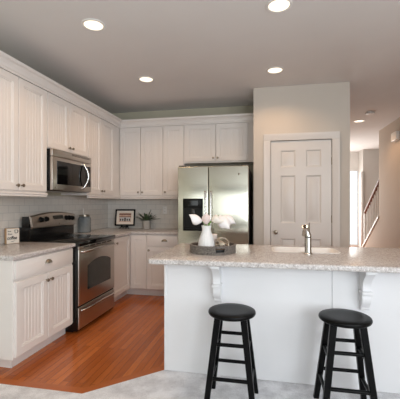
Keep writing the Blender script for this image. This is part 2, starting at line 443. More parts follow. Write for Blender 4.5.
o = b.build('handrail', 'handrail_wood', rail, og); o['label'] = 'brown wooden handrail'
b = MB(); b.box(2.232, 8.60, zs(8.60)+0.04, 2.288, 8.656, hz(8.62)-0.01, 0.006)
b.build('newel_post', 'trim_paint', rail, og)
for i in range(9):
    y = 8.50-i*0.118
    b = MB(); b.lathe([(0.017, zs(y)+0.036), (0.017, zs(y)+0.2), (0.012, zs(y)+0.24), (0.018, zs(y)+0.42), (0.011, hz(y)-0.03)], 10, Matrix.Translation((2.26, y, 0)))
    b.build('baluster', 'trim_paint', rail, og)

# ------------------------------------------------------------------ cabinet parts
def door_mb(w, h, fw=0.058, bead=0.042, beads=True):
    """panel door: local x 0..w, z 0..h, front at -0.02"""
    b = MB(); q = bmesh.new()
    rs = [(0, -0.0001), (0, -0.017), (0.003, -0.020), (fw, -0.020), (fw+0.0015, -0.0150), (fw+0.010, -0.0138), (fw+0.0135, -0.0065), (fw+0.016, -0.006)]
    L = [[q.verts.new(p) for p in ((d, y, d), (w-d, y, d), (w-d, y, h-d), (d, y, h-d))] for d, y in rs]
    for A, B in zip(L, L[1:]):
        for k in range(4): q.faces.new((A[k], A[(k+1) % 4], B[(k+1) % 4], B[k]))
    q.faces.new(L[0][::-1])
    d = fw+0.016; pw = w-2*d; n = max(1, round(pw/bead)); step = pw/n
    pr = [(d, -0.006)]
    if beads:
        for i in range(1, n):
            x = d+i*step; pr += [(x-0.004, -0.006), (x-0.0014, -0.0034), (x+0.0014, -0.0034), (x+0.004, -0.006)]
    pr.append((w-d, -0.006))
    a = [q.verts.new((x, y, d)) for x, y in pr]; c = [q.verts.new((x, y, h-d)) for x, y in pr]
    for i in range(len(pr)-1): q.faces.new((a[i], a[i+1], c[i+1], c[i]))
    b.add(q); return b
def add_door(root, x, z, w, h, knob=None, rotz=0, loc=None, beads=True):
    w -= 0.003
    o = door_mb(w, h, beads=beads).build('door', 'cabinet_paint', root, loc=loc or (x+0.0015, 0, z), rotz=rotz, ang=25)
    if knob:
        b = MB(); b.lathe([(0.0065, 0), (0.0055, 0.010), (0.012, 0.017), (0.0155, 0.023), (0.0135, 0.029), (0.005, 0.032)], 18, Matrix.Translation((knob[0], -0.020, knob[1])) @ Ry)
        k = b.build('knob', 'nickel', o); k['label'] = 'brushed nickel knob'
    return o
def cup_pull(o, x, z, w=0.088):
    q = bmesh.new(); nu, nv = 14, 7; rings = []
    for inner in (0, 1):
        k = 1-inner*0.10
        G = [[q.verts.new((x+cos(pi*i/nu)*w/2*k*(0.9 if j == 0 else cos(pi/2*j/nv*0.98)**0.6), -0.020-sin(pi/2*j/nv)*0.026*k-0.001*inner, z-0.012+sin(pi*i/nu)*0.034*k*cos(pi/2*j/nv*0.9))) for i in range(nu+1)] for j in range(nv+1)]
        for j in range(nv):
            for i in range(nu): q.faces.new((G[j][i], G[j][i+1], G[j+1][i+1], G[j+1][i]))
    b = MB(); b.add(q); k = b.build('cup_pull', 'nickel', o, ang=60); k['label'] = 'brushed nickel cup pull'
def add_drawer(root, x, z, w, h):
    b = MB(); b.box(0, -0.020, 0, w, 0, h, 0.003)
    o = b.build('drawer', 'cabinet_paint', root, loc=(x, 0, z)); cup_pull(o, w/2, h/2+0.006); return o

def upper(loc, rotz, w, depth, z0, z1, doors, label, rail_=True, rl=None):
    r = thing('upper_cabinet', loc, label, 'cabinet', 'white upper kitchen cabinets', rotz)
    b = MB(); b.box(0, 0, z0, w, depth, z1, 0.001, 1); b.build('cabinet_body', 'cabinet_paint', r)
    if rail_:
        b = MB(); b.prism([(0.0, z0), (-0.024, z0), (-0.026, z0-0.012), (-0.018, z0-0.020), (-0.018, z0-0.036), (0.0, z0-0.036)], 'x', 0.0, rl or w)
        b.build('light_rail', 'cabinet_paint', r)
    for (x, dw, za, zb, kx) in doors: add_door(r, x, za, dw, zb-za, None if kx is None else ((0.03 if kx < 0 else dw-0.03), 0.045))
    return r
UZ0, UZ1, DZ0, DZ1 = 1.415, 2.47, 1.43, 2.445
XU, YU = -2.21, 4.80
PIH = pi/2
LU = -(XL-XU)-0.002
upper((XU, 2.25, 0), PIH, 0.800, LU, UZ0, UZ1, [(0.006, 0.393, DZ0, DZ1, 1), (0.403, 0.391, DZ0, DZ1, -1)], 'tall white beadboard wall cabinet at left edge, left of the microwave')
upper((XU, 3.052, 0), PIH, 0.796, LU, 1.875, UZ1, [(0.006, 0.388, 1.885, DZ1, 1), (0.400, 0.388, 1.885, DZ1, -1)], 'short two-door white cabinet mounted directly above the microwave', False)
upper((XU, 3.850, 0), PIH, 1.276, LU, UZ0, UZ1, [(0.008, 0.335, DZ0, DZ1, 1), (0.347, 0.380, DZ0, DZ1, -1)], 'white wall cabinet between the microwave and the room corner', True, 0.922)
b = None
LB = YB-YU-0.002
upper((XU+0.001, YU, 0), 0, 0.689, LB, UZ0, UZ1, [(0.010, 0.328, DZ0, DZ1, 1), (0.342, 0.341, DZ0, DZ1, -1)], 'two-door white wall cabinet above the framed picture and plant')
upper((-1.520, YU, 0), 0, 0.320, LB, UZ0, UZ1, [(0.006, 0.308, DZ0, DZ1, -1)], 'narrow single-door white wall cabinet just left of the refrigerator')
r = upper((-1.199, YU, 0), 0, 1.016, LB, 1.895, UZ1, [(0.010, 0.452, 1.915, DZ1, 1), (0.468, 0.452, 1.915, DZ1, -1)], 'short two-door white cabinet above the refrigerator', False)

# crown moulding along both runs, one mitred piece
pr = [(0.001, 2.452), (0.022, 2.452), (0.024, 2.466), (0.032, 2.476), (0.036, 2.500), (0.052, 2.525), (0.070, 2.535), (0.074, 2.560), (0.001, 2.560)]
b = MB()
b.rings([[(XU+o, 2.25, z) for o, z in pr], [(XU+o, YU-o, z) for o, z in pr], [(PX0-0.002, YU-o, z) for o, z in pr]], True, True, True)
tag(b.build('crown_moulding', 'cabinet_paint', None, (XU, YU, 2.452), ang=20), 'white crown moulding running along the tops of all wall cabinets', 'moulding')

# ------------------------------------------------------------------ base cabinets
XF, YF = -1.93, 4.52
CT = 0.874
# left base cabinet
r = thing('base_cabinet', (XF, 2.27, 0), 'white base cabinet left of the range, one drawer over two beadboard doors', 'cabinet', None, PIH)
D = -(XL-XF)-0.002
b = MB(); b.box(0, 0, 0.10, 0.806, D, CT, 0.001, 1); b.build('cabinet_body', 'cabinet_paint', r)
b = MB(); b.box(0.075, 0.075, 0.0, 0.806, D, 0.10); b.build('toe_kick', 'cabinet_paint', r)
add_drawer(r, 0.012, 0.722, 0.778, 0.142)
add_door(r, 0.012, 0.118, 0.386, 0.582, (0.386-0.028, 0.582-0.06)); add_door(r, 0.404, 0.118, 0.386, 0.582, (0.028, 0.582-0.06))
# corner base cabinet
r = thing('corner_base_cabinet', (XF, YF, 0), 'white corner base cabinet with two narrow doors, right of the range', 'cabinet')
b = MB()
poly = [(XL+0.002-XF, 3.908-YF), (0, 3.908-YF), (0, 0), (0.258, 0), (0.258, YB-0.002-YF), (XL+0.002-XF, YB-0.002-YF)]
b.prism(poly, 'z', 0.10, CT); b.build('cabinet_body', 'cabinet_paint', r, smooth=False)
t = 0.07
poly = [(XL+0.002-XF, 3.908-YF), (-t, 3.908-YF), (-t, t), (0.258, t), (0.258, YB-0.002-YF), (XL+0.002-XF, YB-0.002-YF)]
b = MB(); b.prism(poly, 'z', 0.0, 0.10); b.build('toe_kick', 'cabinet_paint', r, smooth=False)
add_door(r, 0, 0, 0.565, 0.755, (0.11, 0.69), PIH, (0, 3.925-YF, 0.108), False)
add_door(r, 0, 0, 0.232, 0.755, None, 0, (0.022, 0, 0.108), False)
# drawer base next to the refrigerator
r = thing('drawer_base_cabinet', (-1.671, YF, 0), 'white base cabinet with cup-pull drawer between corner and refrigerator', 'cabinet')
D = YB-0.002-YF
b = MB(); b.box(0, 0, 0.10, 0.525, D, CT, 0.001, 1); b.build('cabinet_body', 'cabinet_paint', r)
b = MB(); b.box(0, 0.07, 0, 0.525, D, 0.10); b.build('toe_kick', 'cabinet_paint', r)
add_drawer(r, 0.008, 0.710, 0.509, 0.153)
add_door(r, 0.008, 0.108, 0.509, 0.592, (0.03, 0.592-0.045), beads=False)

# ------------------------------------------------------------------ worktops
b = slab([(XL+0.0005, 2.24), (-1.897, 2.24), (-1.897, 3.084), (XL+0.0005, 3.084)], None, CT, 0.914, 0.012)
tag(b.build('countertop', 'granite', None, (-2.2, 2.66, CT), ang=50), 'speckled stone countertop left of the range, holding the coffee sign', 'countertop', 'speckled stone countertops')
b = slab([(XL+0.0005, 3.906), (-1.897, 3.906), (-1.897, 4.487), (-1.145, 4.487), (-1.145, YB-0.0005), (XL+0.0005, YB-0.0005)], None, CT, 0.914, 0.012)
tag(b.build('countertop', 'granite', None, (-2.2, 4.6, CT), ang=50), 'L-shaped speckled stone countertop in the corner under picture and plant', 'countertop', 'speckled stone countertops')

# ------------------------------------------------------------------ range
RY0, RY1, RX = 3.088, 3.902, -1.865
R = thing('range', (-2.2, 3.495, 0), 'stainless electric range with black glass top between white base cabinets', 'range')
og = (-2.2, 3.495, 0)
b = MB(); b.box(XL+0.012, RY0, 0.02, -1.882, RY1, 0.8755, 0.004); b.box(-2.5, RY0+0.03, 0.0, -1.95, RY1-0.03, 0.02); b.build('range_body', 'black_enamel', R, og)
b = MB(); b.box(XL+0.012, RY0-0.001, 0.876, -1.852, RY1+0.001, 0.922, 0.006)
ck = b.build('cooktop', 'black_glass', R, og)
for bx, by, br_ in ((-2.06, 3.28, 0.10), (-2.06, 3.71, 0.08), (-2.32, 3.28, 0.08), (-2.32, 3.71, 0.10)):
    b = MB()
    for rr in (br_, br_-0.02): b.lathe([(rr-0.002, 0.9221), (rr-0.002, 0.9226), (rr, 0.9226), (rr, 0.9221)], 40, Matrix.Translation((bx, by, 0)), False)
    b.build('burner_ring', 'display', ck, og)
b = MB(); b.box(-1.8815, RY0+0.006, 0.846, RX+0.002, RY1-0.006, 0.8752, 0.003); vt = b.build('vent_strip', 'oven_steel', R, og)
for k in range(5):
    y = RY0+0.09+k*0.13
    b = MB(); b.box(RX, y, 0.855, RX+0.003, y+0.11, 0.868); b.build('vent_slot', 'black_plastic', vt, og)
b = MB(); b.box(-1.8815, RY0+0.006, 0.272, RX, RY1-0.006, 0.844, 0.008, 3); od = b.build('oven_door', 'oven_steel', R, og)
# arched window
ya, yb = 3.262, 3.79
pts = [(ya, 0.405), (yb, 0.405)]+[(yb-(yb-ya)*i/16, 0.655+0.055*sin(pi*i/16)**0.8) for i in range(17)]
b = MB(); b.prism(pts, 'x', RX-0.002, RX+0.002); b.build('oven_window', 'oven_glass', od, og, smooth=False)
def bar_handle(z, y0, y1, out, r, name, par, arc=0.0):
    b = MB(); n = 16
    P = [(RX, y0, z)]+[(RX+out*(1-(2*i/n-1)**6*0.55), y0+0.012+(y1-y0-0.024)*i/n, z+arc*sin(pi*i/n)) for i in range(n+1)]+[(RX, y1, z)]
    b.tube(P, r, 10); b.build(name, 'chrome', par, og, ang=60)
bar_handle(0.818, RY0+0.05, RY1-0.05, 0.050, 0.013, 'handle', od, 0.012)
b = MB(); b.box(-1.8815, RY0+0.006, 0.035, RX, RY1-0.006, 0.258, 0.008, 3); dr = b.build('storage_drawer', 'oven_steel', R, og)
bar_handle(0.222, RY0+0.05, RY1-0.05, 0.038, 0.011, 'handle', dr, 0.010)
# backguard
b = MB(); b.box(XL+0.014, RY0+0.004, 0.9225, -2.42, RY1-0.004, 1.06, 0.004); b.box(-2.52, RY0+0.003, 1.05, -2.432, RY1-0.003, 1.172, 0.004); b.build('backguard', 'black_enamel', R, og)
n = 20; ys = [RY0+(RY1-RY0)*i/n for i in range(n+1)]
top = lambda y: 1.178+0.036*sin(pi*(y-RY0)/(RY1-RY0))
fx = lambda z: -2.385-(z-1.045)*0.18
b = MB(); rings = []
for y in ys:
    zt = top(y); e = 0.010
    rings.append([(fx(1.045)-e-0.012, y, 1.045), (fx(1.045)-e, y, 1.045), (fx(1.05), y, 1.055), (fx(zt-0.012), y, zt-0.012), (fx(zt)-e, y, zt), (fx(zt)-e-0.012, y, zt)])
b.rings(rings, True, True, True)
cp = b.build('control_panel', 'oven_steel', R, og, ang=30)
tilt = Matrix.Rotation(pi/2, 4, 'Y')
def kn(y, z):
    b = MB(); b.lathe([(0.031, 0), (0.030, 0.006), (0.025, 0.010), (0.023, 0.026), (0.010, 0.028)], 20, Matrix.Translation((fx(z)-0.002, y, z)) @ tilt)
    b.box(fx(z)+0.02, y-0.004, z-0.018, fx(z)+0.034, y+0.004, z+0.018, 0.002)
    b.build('control_knob', 'black_plastic', cp, og)
for y, z in ((3.235, 1.135), (3.325, 1.138), (3.700, 1.138), (3.762, 1.135), (3.824, 1.130)): kn(y, z)
b = MB(); b.prism([(3.46, 1.105), (3.645, 1.105), (3.63, 1.172), (3.445, 1.172)], 'x', -0.003, 0.002, Matrix.Translation((fx(1.138), 0, 0)) ); b.build('display', 'display', cp, og, smooth=False)
b = MB(); b.lathe([(0.009, 0), (0.009, 0.003), (0.005, 0.0035)], 18, Matrix.Translation((fx(1.075)-0.001, 3.55, 1.078)) @ tilt); o = b.build('badge', 'nickel', cp, og)

# ------------------------------------------------------------------ microwave
MY0, MY1, MX, MZ0, MZ1 = 3.062, 3.832, -2.142, 1.444, 1.871
Mw = thing('microwave', (-2.35, 3.447, MZ0), 'stainless over-the-range microwave with black window under short cabinet', 'microwave')
og = (-2.35, 3.447, MZ0)
b = MB(); b.box(XL+0.010, MY0, MZ0, MX-0.03, MY1, MZ1, 0.003); b.build('microwave_body', 'black_enamel', Mw, og)
b = MB(); b.box(MX-0.03, MY0, 1.796, MX, MY1, MZ1, 0.006, 3); vp = b.build('vent_panel', 'oven_steel', Mw, og)
for k in range(3):
    b = MB(); b.box(MX-0.004, MY0+0.35, MZ1-0.016-k*0.008, MX+0.0008, MY1-0.04, MZ1-0.012-k*0.008); b.build('vent_slot', 'display', vp, og)
b = MB(); b.box(MX-0.03, MY0, MZ0+0.004, MX, MY1, 1.793, 0.006, 3); dr = b.build('microwave_door', 'oven_steel', Mw, og)
b = MB(); b.box(MX-0.002, MY0+0.075, 1.51, MX+0.002, MY1-0.020, 1.755, 0.0015, 1); b.build('door_window', 'black_glass', dr, og)
b = MB(); n = 14
b.tube([(MX, MY1-0.20, 1.488)]+[(MX+0.012+0.046*sin(pi*i/n), MY1-0.20+0.055*sin(pi*i/n)*0.6, 1.490+0.28*i/n) for i in range(n+1)]+[(MX, MY1-0.20, 1.772)], 0.0135, 10); b.build('handle', 'chrome', dr, og, ang=60)
b = MB(); b.box(MX-0.001, MY1-0.115, 1.53, MX+0.0030, MY1-0.035, 1.735, 0.001, 1); b.build('keypad', 'black_plastic', dr, og)
b = MB(); b.lathe([(0.009, 0), (0.009, 0.003), (0.005, 0.0035)], 18, Matrix.Translation((MX-0.001, MY0+0.05, 1.475)) @ tilt); b.build('badge', 'nickel', dr, og)
b = MB(); b.box(-2.45, MY0+0.08, MZ0-0.004, -2.22, MY1-0.08, MZ0+0.001); b.build('grease_filter', 'nickel', Mw, og)

# ------------------------------------------------------------------ refrigerator
FX0, FX1, FY = -1.124, -0.232, 4.15
F = thing('refrigerator', ((FX0+FX1)/2, 4.6, 0), 'side-by-side stainless refrigerator with black ice dispenser, beside pantry wall', 'refrigerator')
og = ((FX0+FX1)/2, 4.6, 0)
simple('fridge_side', srgb(58, 56, 54), 0.5, 0, 0.05)
b = MB(); b.box(FX0+0.003, FY+0.075, 0.03, FX1-0.003, 5.08, 1.758, 0.004); b.box(FX0+0.03, FY+0.1, 0, FX1-0.03, 5.0, 0.03); b.build('fridge_body', 'fridge_side', F, og)
XS = -0.7285
ld = None
for nm, xa, xb in (('freezer_door', FX0, XS-0.003), ('fridge_door', XS+0.003, FX1)):
    b = MB(); b.box(xa, FY, 0.075, xb, FY+0.068, 1.775, 0.010, 4); o = b.build(nm, 'fridge_steel', F, og)
    hx = xb-0.033 if nm == 'freezer_door' else xa+0.033
    b = MB(); n = 12
    b.tube([(hx, FY, 1.44)]+[(hx, FY-0.030-0.022*sin(pi*i/n), 1.445-0.86*i/n) for i in range(n+1)]+[(hx, FY, 0.58)], 0.012, 10); b.build('handle', 'chrome', o, og, ang=60)
    for zc in (1.44, 0.58):
        b = MB(); b.box(hx-0.013, FY-0.034, zc-0.025, hx+0.013, FY+0.001, zc+0.025, 0.005); k = b.build('handle_mount', 'nickel', o, og)
    if nm == 'freezer_door':
        b = MB(); xa2, xb2 = -1.054, -0.797
        b.box(xa2, FY-0.006, 0.966, xa2+0.018, FY+0.002, 1.372, 0.002); b.box(xb2-0.018, FY-0.006, 0.966, xb2, FY+0.002, 1.372, 0.002)
        b.box(xa2, FY-0.006, 0.966, xb2, FY+0.002, 0.990, 0.002); b.box(xa2, FY-0.006, 1.25, xb2, FY+0.002, 1.372, 0.002)
        b.box(xa2+0.01, FY-0.003, 0.98, xb2-0.01, FY-0.0005, 1.26)
        b.box(xa2+0.02, FY-0.018, 0.985, xb2-0.02, FY+0.001, 0.994, 0.002)
        dp = b.build('dispenser', 'black_plastic', o, og)
        b = MB(); b.box(-0.99, FY-0.0075, 1.285, -0.86, FY-0.005, 1.345); b.build('dispenser_display', 'black_glass', dp, og)
        b = MB(); b.box(-0.945, FY-0.016, 1.13, -0.90, FY-0.003, 1.24, 0.004); b.build('dispenser_lever', 'display', dp, og)
    else:
        b = MB(); b.lathe([(0.015, 0), (0.015, 0.003), (0.012, 0.004)], 24, Matrix.Translation((-0.348, FY, 1.671)) @ Ry); bg_ = b.build('badge', 'nickel', o, og)
        b = MB(); b.tube([(-0.348+0.006*cos(t), FY-0.0045, 1.671+0.007*sin(t)) for t in [0.4+i*0.45 for i in range(13)]]+[(-0.348, FY-0.0045, 1.671)], 0.0011, 6); b.build('emblem', 'display', bg_, og)
b = MB(); b.box(FX0+0.02, FY+0.03, 0.012, FX1-0.02, FY+0.074, 0.072, 0.003); b.build('kick_grille', 'fridge_side', F, og)
for xa, xb in ((FX0+0.01, FX0+0.09), (FX1-0.09, FX1-0.01)):
    b = MB(); b.box(xa, FY+0.02, 1.7755, xb, FY+0.16, 1.792, 0.004); b.build('hinge_cover', 'fridge_side', F, og)

# ------------------------------------------------------------------ island
IX0, IX1, IY0, IY1 = -0.796, 1.62, 2.54, 3.27
I = thing('kitchen_island', (0.4, 2.9, 0.006), 'long white kitchen island with paneled front behind two black stools', 'island')
og = (0.4, 2.9, 0.006)
# carcass without a top, so that the sink can hang in it
b = MB()
b.box(IX0+0.004, IY0+0.008, 0.008, IX1, IY0+0.028, CT-0.001); b.box(IX0+0.004, IY1-0.03, 0.10, IX1, IY1-0.01, CT-0.001)
b.box(IX0+0.004, IY0+0.028, 0.008, IX0+0.024, IY1-0.03, CT-0.001); b.box(IX1-0.02, IY0+0.028, 0.008, IX1, IY1-0.03, CT-0.001)
b.box(IX0+0.024, IY0+0.028, 0.10, IX1-0.02, IY1-0.03, 0.12)
b.build('island_body', 'island_paint', I, og, smooth=False)
for xa, xb in ((IX0+0.022, 0.444), (0.448, IX1)):
    b = MB(); b.box(xa, IY0, 0.008, xb, IY0+0.008, CT-0.001, 0.0015, 1); b.build('front_panel', 'island_paint', I, og)
b = MB(); b.box(IX0, IY0-0.006, 0.008, IX0+0.022, IY0+0.03, CT-0.001, 0.004, 3); b.build('corner_trim', 'island_paint', I, og)
b = MB(); b.box(IX0+0.06, IY1-0.09, 0.0, IX1, IY1-0.07, 0.10); b.build('toe_kick', 'island_paint', I, og)
def corbel(xc):
    n = 10
    front = []   # (projection, height) silhouette of an S-scroll with a step
    front += [(0.185, 0.872), (0.185, 0.852), (0.172, 0.848)]
    for i in range(n+1): t = i/n; front.append((0.168-0.085*t-0.030*sin(pi*t), 0.845-0.125*t))
    front += [(0.098, 0.716), (0.098, 0.698), (0.080, 0.694)]
    for i in range(n+1): t = i/n; front.append((0.072-0.030*t+0.020*sin(pi*t), 0.690-0.090*t))
    front += [(0.040, 0.597)]
    for i in range(7): t = -pi/2*i/6; front.append((0.016+0.024*cos(t), 0.592+0.018*sin(t)))
    poly = [(IY0+0.002, 0.872)]+[(IY0-p, z) for p, z in front]+[(IY0+0.002, 0.574)]
    b = MB(); b.prism(poly, 'x', xc-0.027, xc+0.027)
    b.box(xc-0.034, IY0-0.104, 0.697, xc+0.034, IY0+0.001, 0.717, 0.003)
    b.box(xc-0.034, IY0-0.19, 0.853, xc+0.034, IY0+0.001, 0.873, 0.003)
    b.box(xc-0.036, IY0-0.010, 0.60, xc+0.036, IY0+0.001, 0.873, 0.002)
    b.build('corbel', 'island_paint', I, og, ang=30)
corbel(-0.370); corbel(0.655)
SX0, SX1, SY0, SY1 = 0.040, 0.565, 2.850, 3.150
b = slab(rounded(-0.857, 2.315, 1.68, 3.315, 0.03), rounded(SX0, SY0, SX1, SY1, 0.06, 6), CT, 0.914, 0.013)
tag(b.build('island_countertop', 'granite', None, (0.4, 2.8, CT), ang=50), 'long speckled stone island countertop with sink, overhanging the stools', 'countertop', 'speckled stone countertops')
# sink
b = MB()
def rr_ring(d, z): return [(x, y, z) for x, y in rounded(SX0-d, SY0-d, SX1+d, SY1+d, 0.06+d*0.5, 6)]
b.rings([rr_ring(-0.003, 0.870), rr_ring(-0.003, 0.9145), rr_ring(0.010, 0.9145), rr_ring(0.010, 0.9175), rr_ring(0.007, 0.919), rr_ring(-0.006, 0.919), rr_ring(-0.010, 0.915), rr_ring(-0.055, 0.76), rr_ring(-0.075, 0.70), rr_ring(-0.075, 0.682), rr_ring(-0.069, 0.682), rr_ring(-0.049, 0.76), rr_ring(-0.003, 0.870)], True, False, False)
bmesh.ops.remove_doubles(b.bm, verts=b.bm.verts, dist=1e-6)
# floor of the basin and rim
b.prism([(x, y) for x, y in rounded(SX0+0.071, SY0+0.071, SX1-0.071, SY1-0.071, 0.03, 6)], 'z', 0.682, 0.688)
sk = tag(b.build('sink', 'sink_white', None, (0.3, 3.0, 0.70)), 'white undermount sink set in the island countertop behind the faucet', 'sink')
b = MB(); b.lathe([(0.035, 0.6885), (0.035, 0.690), (0.025, 0.6905)], 20, Matrix.Translation((0.30, 3.02, 0))); b.build('drain', 'chrome', sk, (0.3, 3.0, 0.70))
# faucet
fa = thing('faucet', (0.309, 2.775, 0.914), 'short chrome faucet with side lever on island before white sink', 'faucet')
b = MB(); b.lathe([(0.034, 0.0), (0.034, 0.006), (0.028, 0.011), (0.0255, 0.016), (0.0255, 0.128), (0.024, 0.131)], 28); b.build('faucet_body', 'chrome', fa)
b = MB(); b.lathe([(0.0225, 0.131), (0.0225, 0.137)], 28); b.build('seal_ring', 'black_plastic', fa)
b = MB()
b.tube([(0, 0, 0.137), (0, 0, 0.145), (-0.003, 0.001, 0.158), (-0.009, 0.0, 0.176), (-0.018, -0.004, 0.196), (-0.024, -0.010, 0.209), (-0.026, -0.018, 0.217)], [0.0245, 0.0245, 0.023, 0.021, 0.0205, 0.0215, 0.019], 18); b.build('upper_body', 'chrome', fa, ang=60)
b = MB(); b.tube([(-0.0255, -0.016, 0.215), (-0.0275, -0.0225, 0.2215)], 0.0145, 16); b.build('end_cap', 'black_plastic', fa)
b = MB(); b.tube([(-0.006, 0.006, 0.166), (-0.010, 0.045, 0.185), (-0.012, 0.085, 0.188), (-0.012, 0.125, 0.172), (-0.012, 0.15, 0.135)], [0.018, 0.017, 0.017, 0.018, 0.02], 14); b.build('spout', 'chrome', fa, ang=60)
b = MB(); b.tube([(0.004, 0.0, 0.172), (0.008, 0.002, 0.205), (0.010, 0.004, 0.248)], [0.012, 0.010, 0.006], 10, True, 0.55); b.build('lever', 'nickel', fa)

# ------------------------------------------------------------------ tray and what is on it
TC = Vector((-0.445, 2.745, 0.914)); TR = 0.181
ty = thing('wicker_tray', TC, 'round grey woven tray on the island holding the white vase', 'tray')
b = MB(); b.lathe([(TR-0.004, 0.0), (TR-0.004, 0.008)], 48)
nn = 6
for k in range(nn):
    N = 144; z = 0.006+k*0.0092
    b.loop_tube([((TR+0.003*sin(36*2*pi*i/N+pi*k))*cos(2*pi*i/N), (TR+0.003*sin(36*2*pi*i/N+pi*k))*sin(2*pi*i/N), z) for i in range(N)], 0.0056, 6)
b.build('tray_wall', 'weave', ty, ang=80)
b = MB(); N = 72
for ph in (0, pi): b.loop_tube([((TR+0.005*cos(24*2*pi*i/N+ph))*cos(2*pi*i/N), (TR+0.005*cos(24*2*pi*i/N+ph))*sin(2*pi*i/N), 0.061+0.003*sin(24*2*pi*i/N+ph)) for i in range(N)], 0.0062, 6)
b.build('rim', 'weave', ty, ang=80)
for a in (radians(-63), radians(117)):
    mt = Matrix.Rotation(a, 4, 'Z')
    b = MB(); b.box(TR+0.003, -0.034, 0.020, TR+0.0095, 0.034, 0.046, 0.003, 2, mt); h_ = b.build('handle', 'black_plastic', ty)
    b = MB(); b.tube([mt @ Vector(p) for p in ((TR+0.006, -0.038, 0.044), (TR+0.016, -0.024, 0.047), (TR+0.016, 0.024, 0.047), (TR+0.006, 0.038, 0.044))], 0.005, 8)
    b.build('grip', 'bronze', h_)
ZT = 0.914+0.0085
# vase with fluted sides
VC = Vector((-0.488, 2.690, ZT))
b = MB(); prof = [(0.055, 0.0), (0.066, 0.004), (0.0675, 0.02), (0.066, 0.05), (0.060, 0.09), (0.050, 0.125), (0.040, 0.152), (0.0345, 0.172), (0.034, 0.186), (0.039, 0.205), (0.041, 0.211)]
seg = 72; rings = []
for r_, z in prof:
    rings.append([((r_*(1+0.04*abs(sin(9*2*pi*i/seg))*(1 if 0.01 < z < 0.19 else 0)))*cos(2*pi*i/seg), (r_*(1+0.04*abs(sin(9*2*pi*i/seg))*(1 if 0.01 < z < 0.19 else 0)))*sin(2*pi*i/seg), z) for i in range(seg)])
for r_, z in ((0.038, 0.211), (0.031, 0.186), (0.031, 0.17), (0.045, 0.11), (0.055, 0.03)):
    rings.append([(r_*cos(2*pi*i/seg), r_*sin(2*pi*i/seg), z) for i in range(seg)])
b.rings(rings, True, True, True)
tag(b.build('vase', 'ceramic', None, loc=VC, ang=50), 'white fluted ceramic vase of lilies standing in the woven tray', 'vase')

right = Vector((cos(THETA), sin(THETA), 0)); fwd = Vector((-sin(THETA), cos(THETA), 0)); up = Vector((0, 0, 1))
def lily(tip_base, direc, lipdir, size, mat, label, stem_pts):
    """calla: funnel from tip_base along direc, long lip towards lipdir; all in vase coordinates"""
    root = thing('calla_lily', VC+Vector(stem_pts[0]), label, 'flower', 'calla lilies in the white vase')
    og = Vector(stem_pts[0])
    b = MB(); P = [Vector(p) for p in stem_pts]+[Vector(tip_base)+Vector(direc).normalized()*0.004]
    # smooth the stem with a Catmull-Rom pass
    Q = []
    for i in range(len(P)-1):
        p0, p1, p2, p3 = P[max(i-1, 0)], P[i], P[i+1], P[min(i+2, len(P)-1)]
        for k in range(5):
            t = k/5; Q.append(0.5*((2*p1)+(p2-p0)*t+(2*p0-5*p1+4*p2-p3)*t*t+(3*p1-p0-3*p2+p3)*t**3))
    Q.append(P[-1]); b.tube(Q, 0.0036, 8); b.build('stem', 'stem_green', root, og)
    d = Vector(direc).normalized(); l = Vector(lipdir); l = (l-d*l.dot(d)).normalized(); s_ = d.cross(l)
    b = bmesh.new(); nu, nv = 11, 24; G = []
    for i in range(nu+1):
        u = i/nu; row = []
        for j in range(nv):
            a = 2*pi*j/nv; lip = (0.5+0.5*cos(a))
            ln = size*u*(0.52+0.48*lip**1.8)
            rad = size*0.36*(0.14+0.86*sin(pi*(0.02+0.64*u))**0.9)*(1-0.2*lip*u**3)
            flare = size*0.05*max(0, u-0.8)*4*(1-lip)
            p = Vector(tip_base)+d*ln+(l*cos(a)+s_*sin(a)*(1-0.8*max(0, lip-0.6)*2.5*u**2.5))*(rad+flare)
            row.append(b.verts.new(p))
        G.append(row)
    for i in range(nu):
        for j in range(nv):
            k = (j+1) % nv; b.faces.new((G[i][j], G[i][k], G[i+1][k], G[i+1][j]))
    b.faces.new(G[0][::-1])
    mb = MB(); mb.add(b); o = mb.build('bloom', mat, root, og, ang=80)
    md = o.modifiers.new('thick', 'SOLIDIFY'); md.thickness = 0.0022; md.offset = 0
    mb = MB(); mb.tube([Vector(tip_base)+d*size*0.1, Vector(tip_base)+d*size*0.4, Vector(tip_base)+d*size*0.62], [0.004, 0.0045, 0.0028], 8)
    k = mb.build('spadix', 'petal_cream', root, og); 
    return root
def V(r_, f_, z): return right*r_+fwd*f_+up*z
lily(V(-0.038, -0.004, 0.246), V(-1.0, -0.15, 0.30), V(-0.2, -0.7, 0.8), 0.118, 'petal_white', 'white calla lily leaning far left in front of the dispenser', [V(0.012, 0.004, 0.09), V(-0.006, 0.0, 0.19), V(-0.023, -0.002, 0.234)])
lily(V(-0.002, -0.010, 0.224), V(0.0, -0.25, 1.0), V(0.1, -1, 0.2), 0.098, 'petal_pink', 'blush pink bloom upright at centre of the vase', [V(0.0, 0.012, 0.09), V(-0.002, 0.0, 0.19), V(-0.002, -0.004, 0.214)])
lily(V(0.042, -0.012, 0.250), V(0.9, -0.3, 0.25), V(0.3, -0.5, -0.8), 0.105, 'petal_cream', 'cream calla lily just right of the pink bloom', [V(-0.012, -0.004, 0.09), V(0.006, -0.006, 0.19), V(0.024, -0.01, 0.232)])
lily(V(0.104, 0.022, 0.288), V(0.55, -0.20, -0.80), V(0.25, -1, 0), 0.140, 'petal_white', 'white calla lily drooping lowest on the right with pointed tip', [V(-0.014, 0.008, 0.09), V(0.010, 0.008, 0.19), V(0.050, 0.016, 0.268), V(0.086, 0.022, 0.294)])
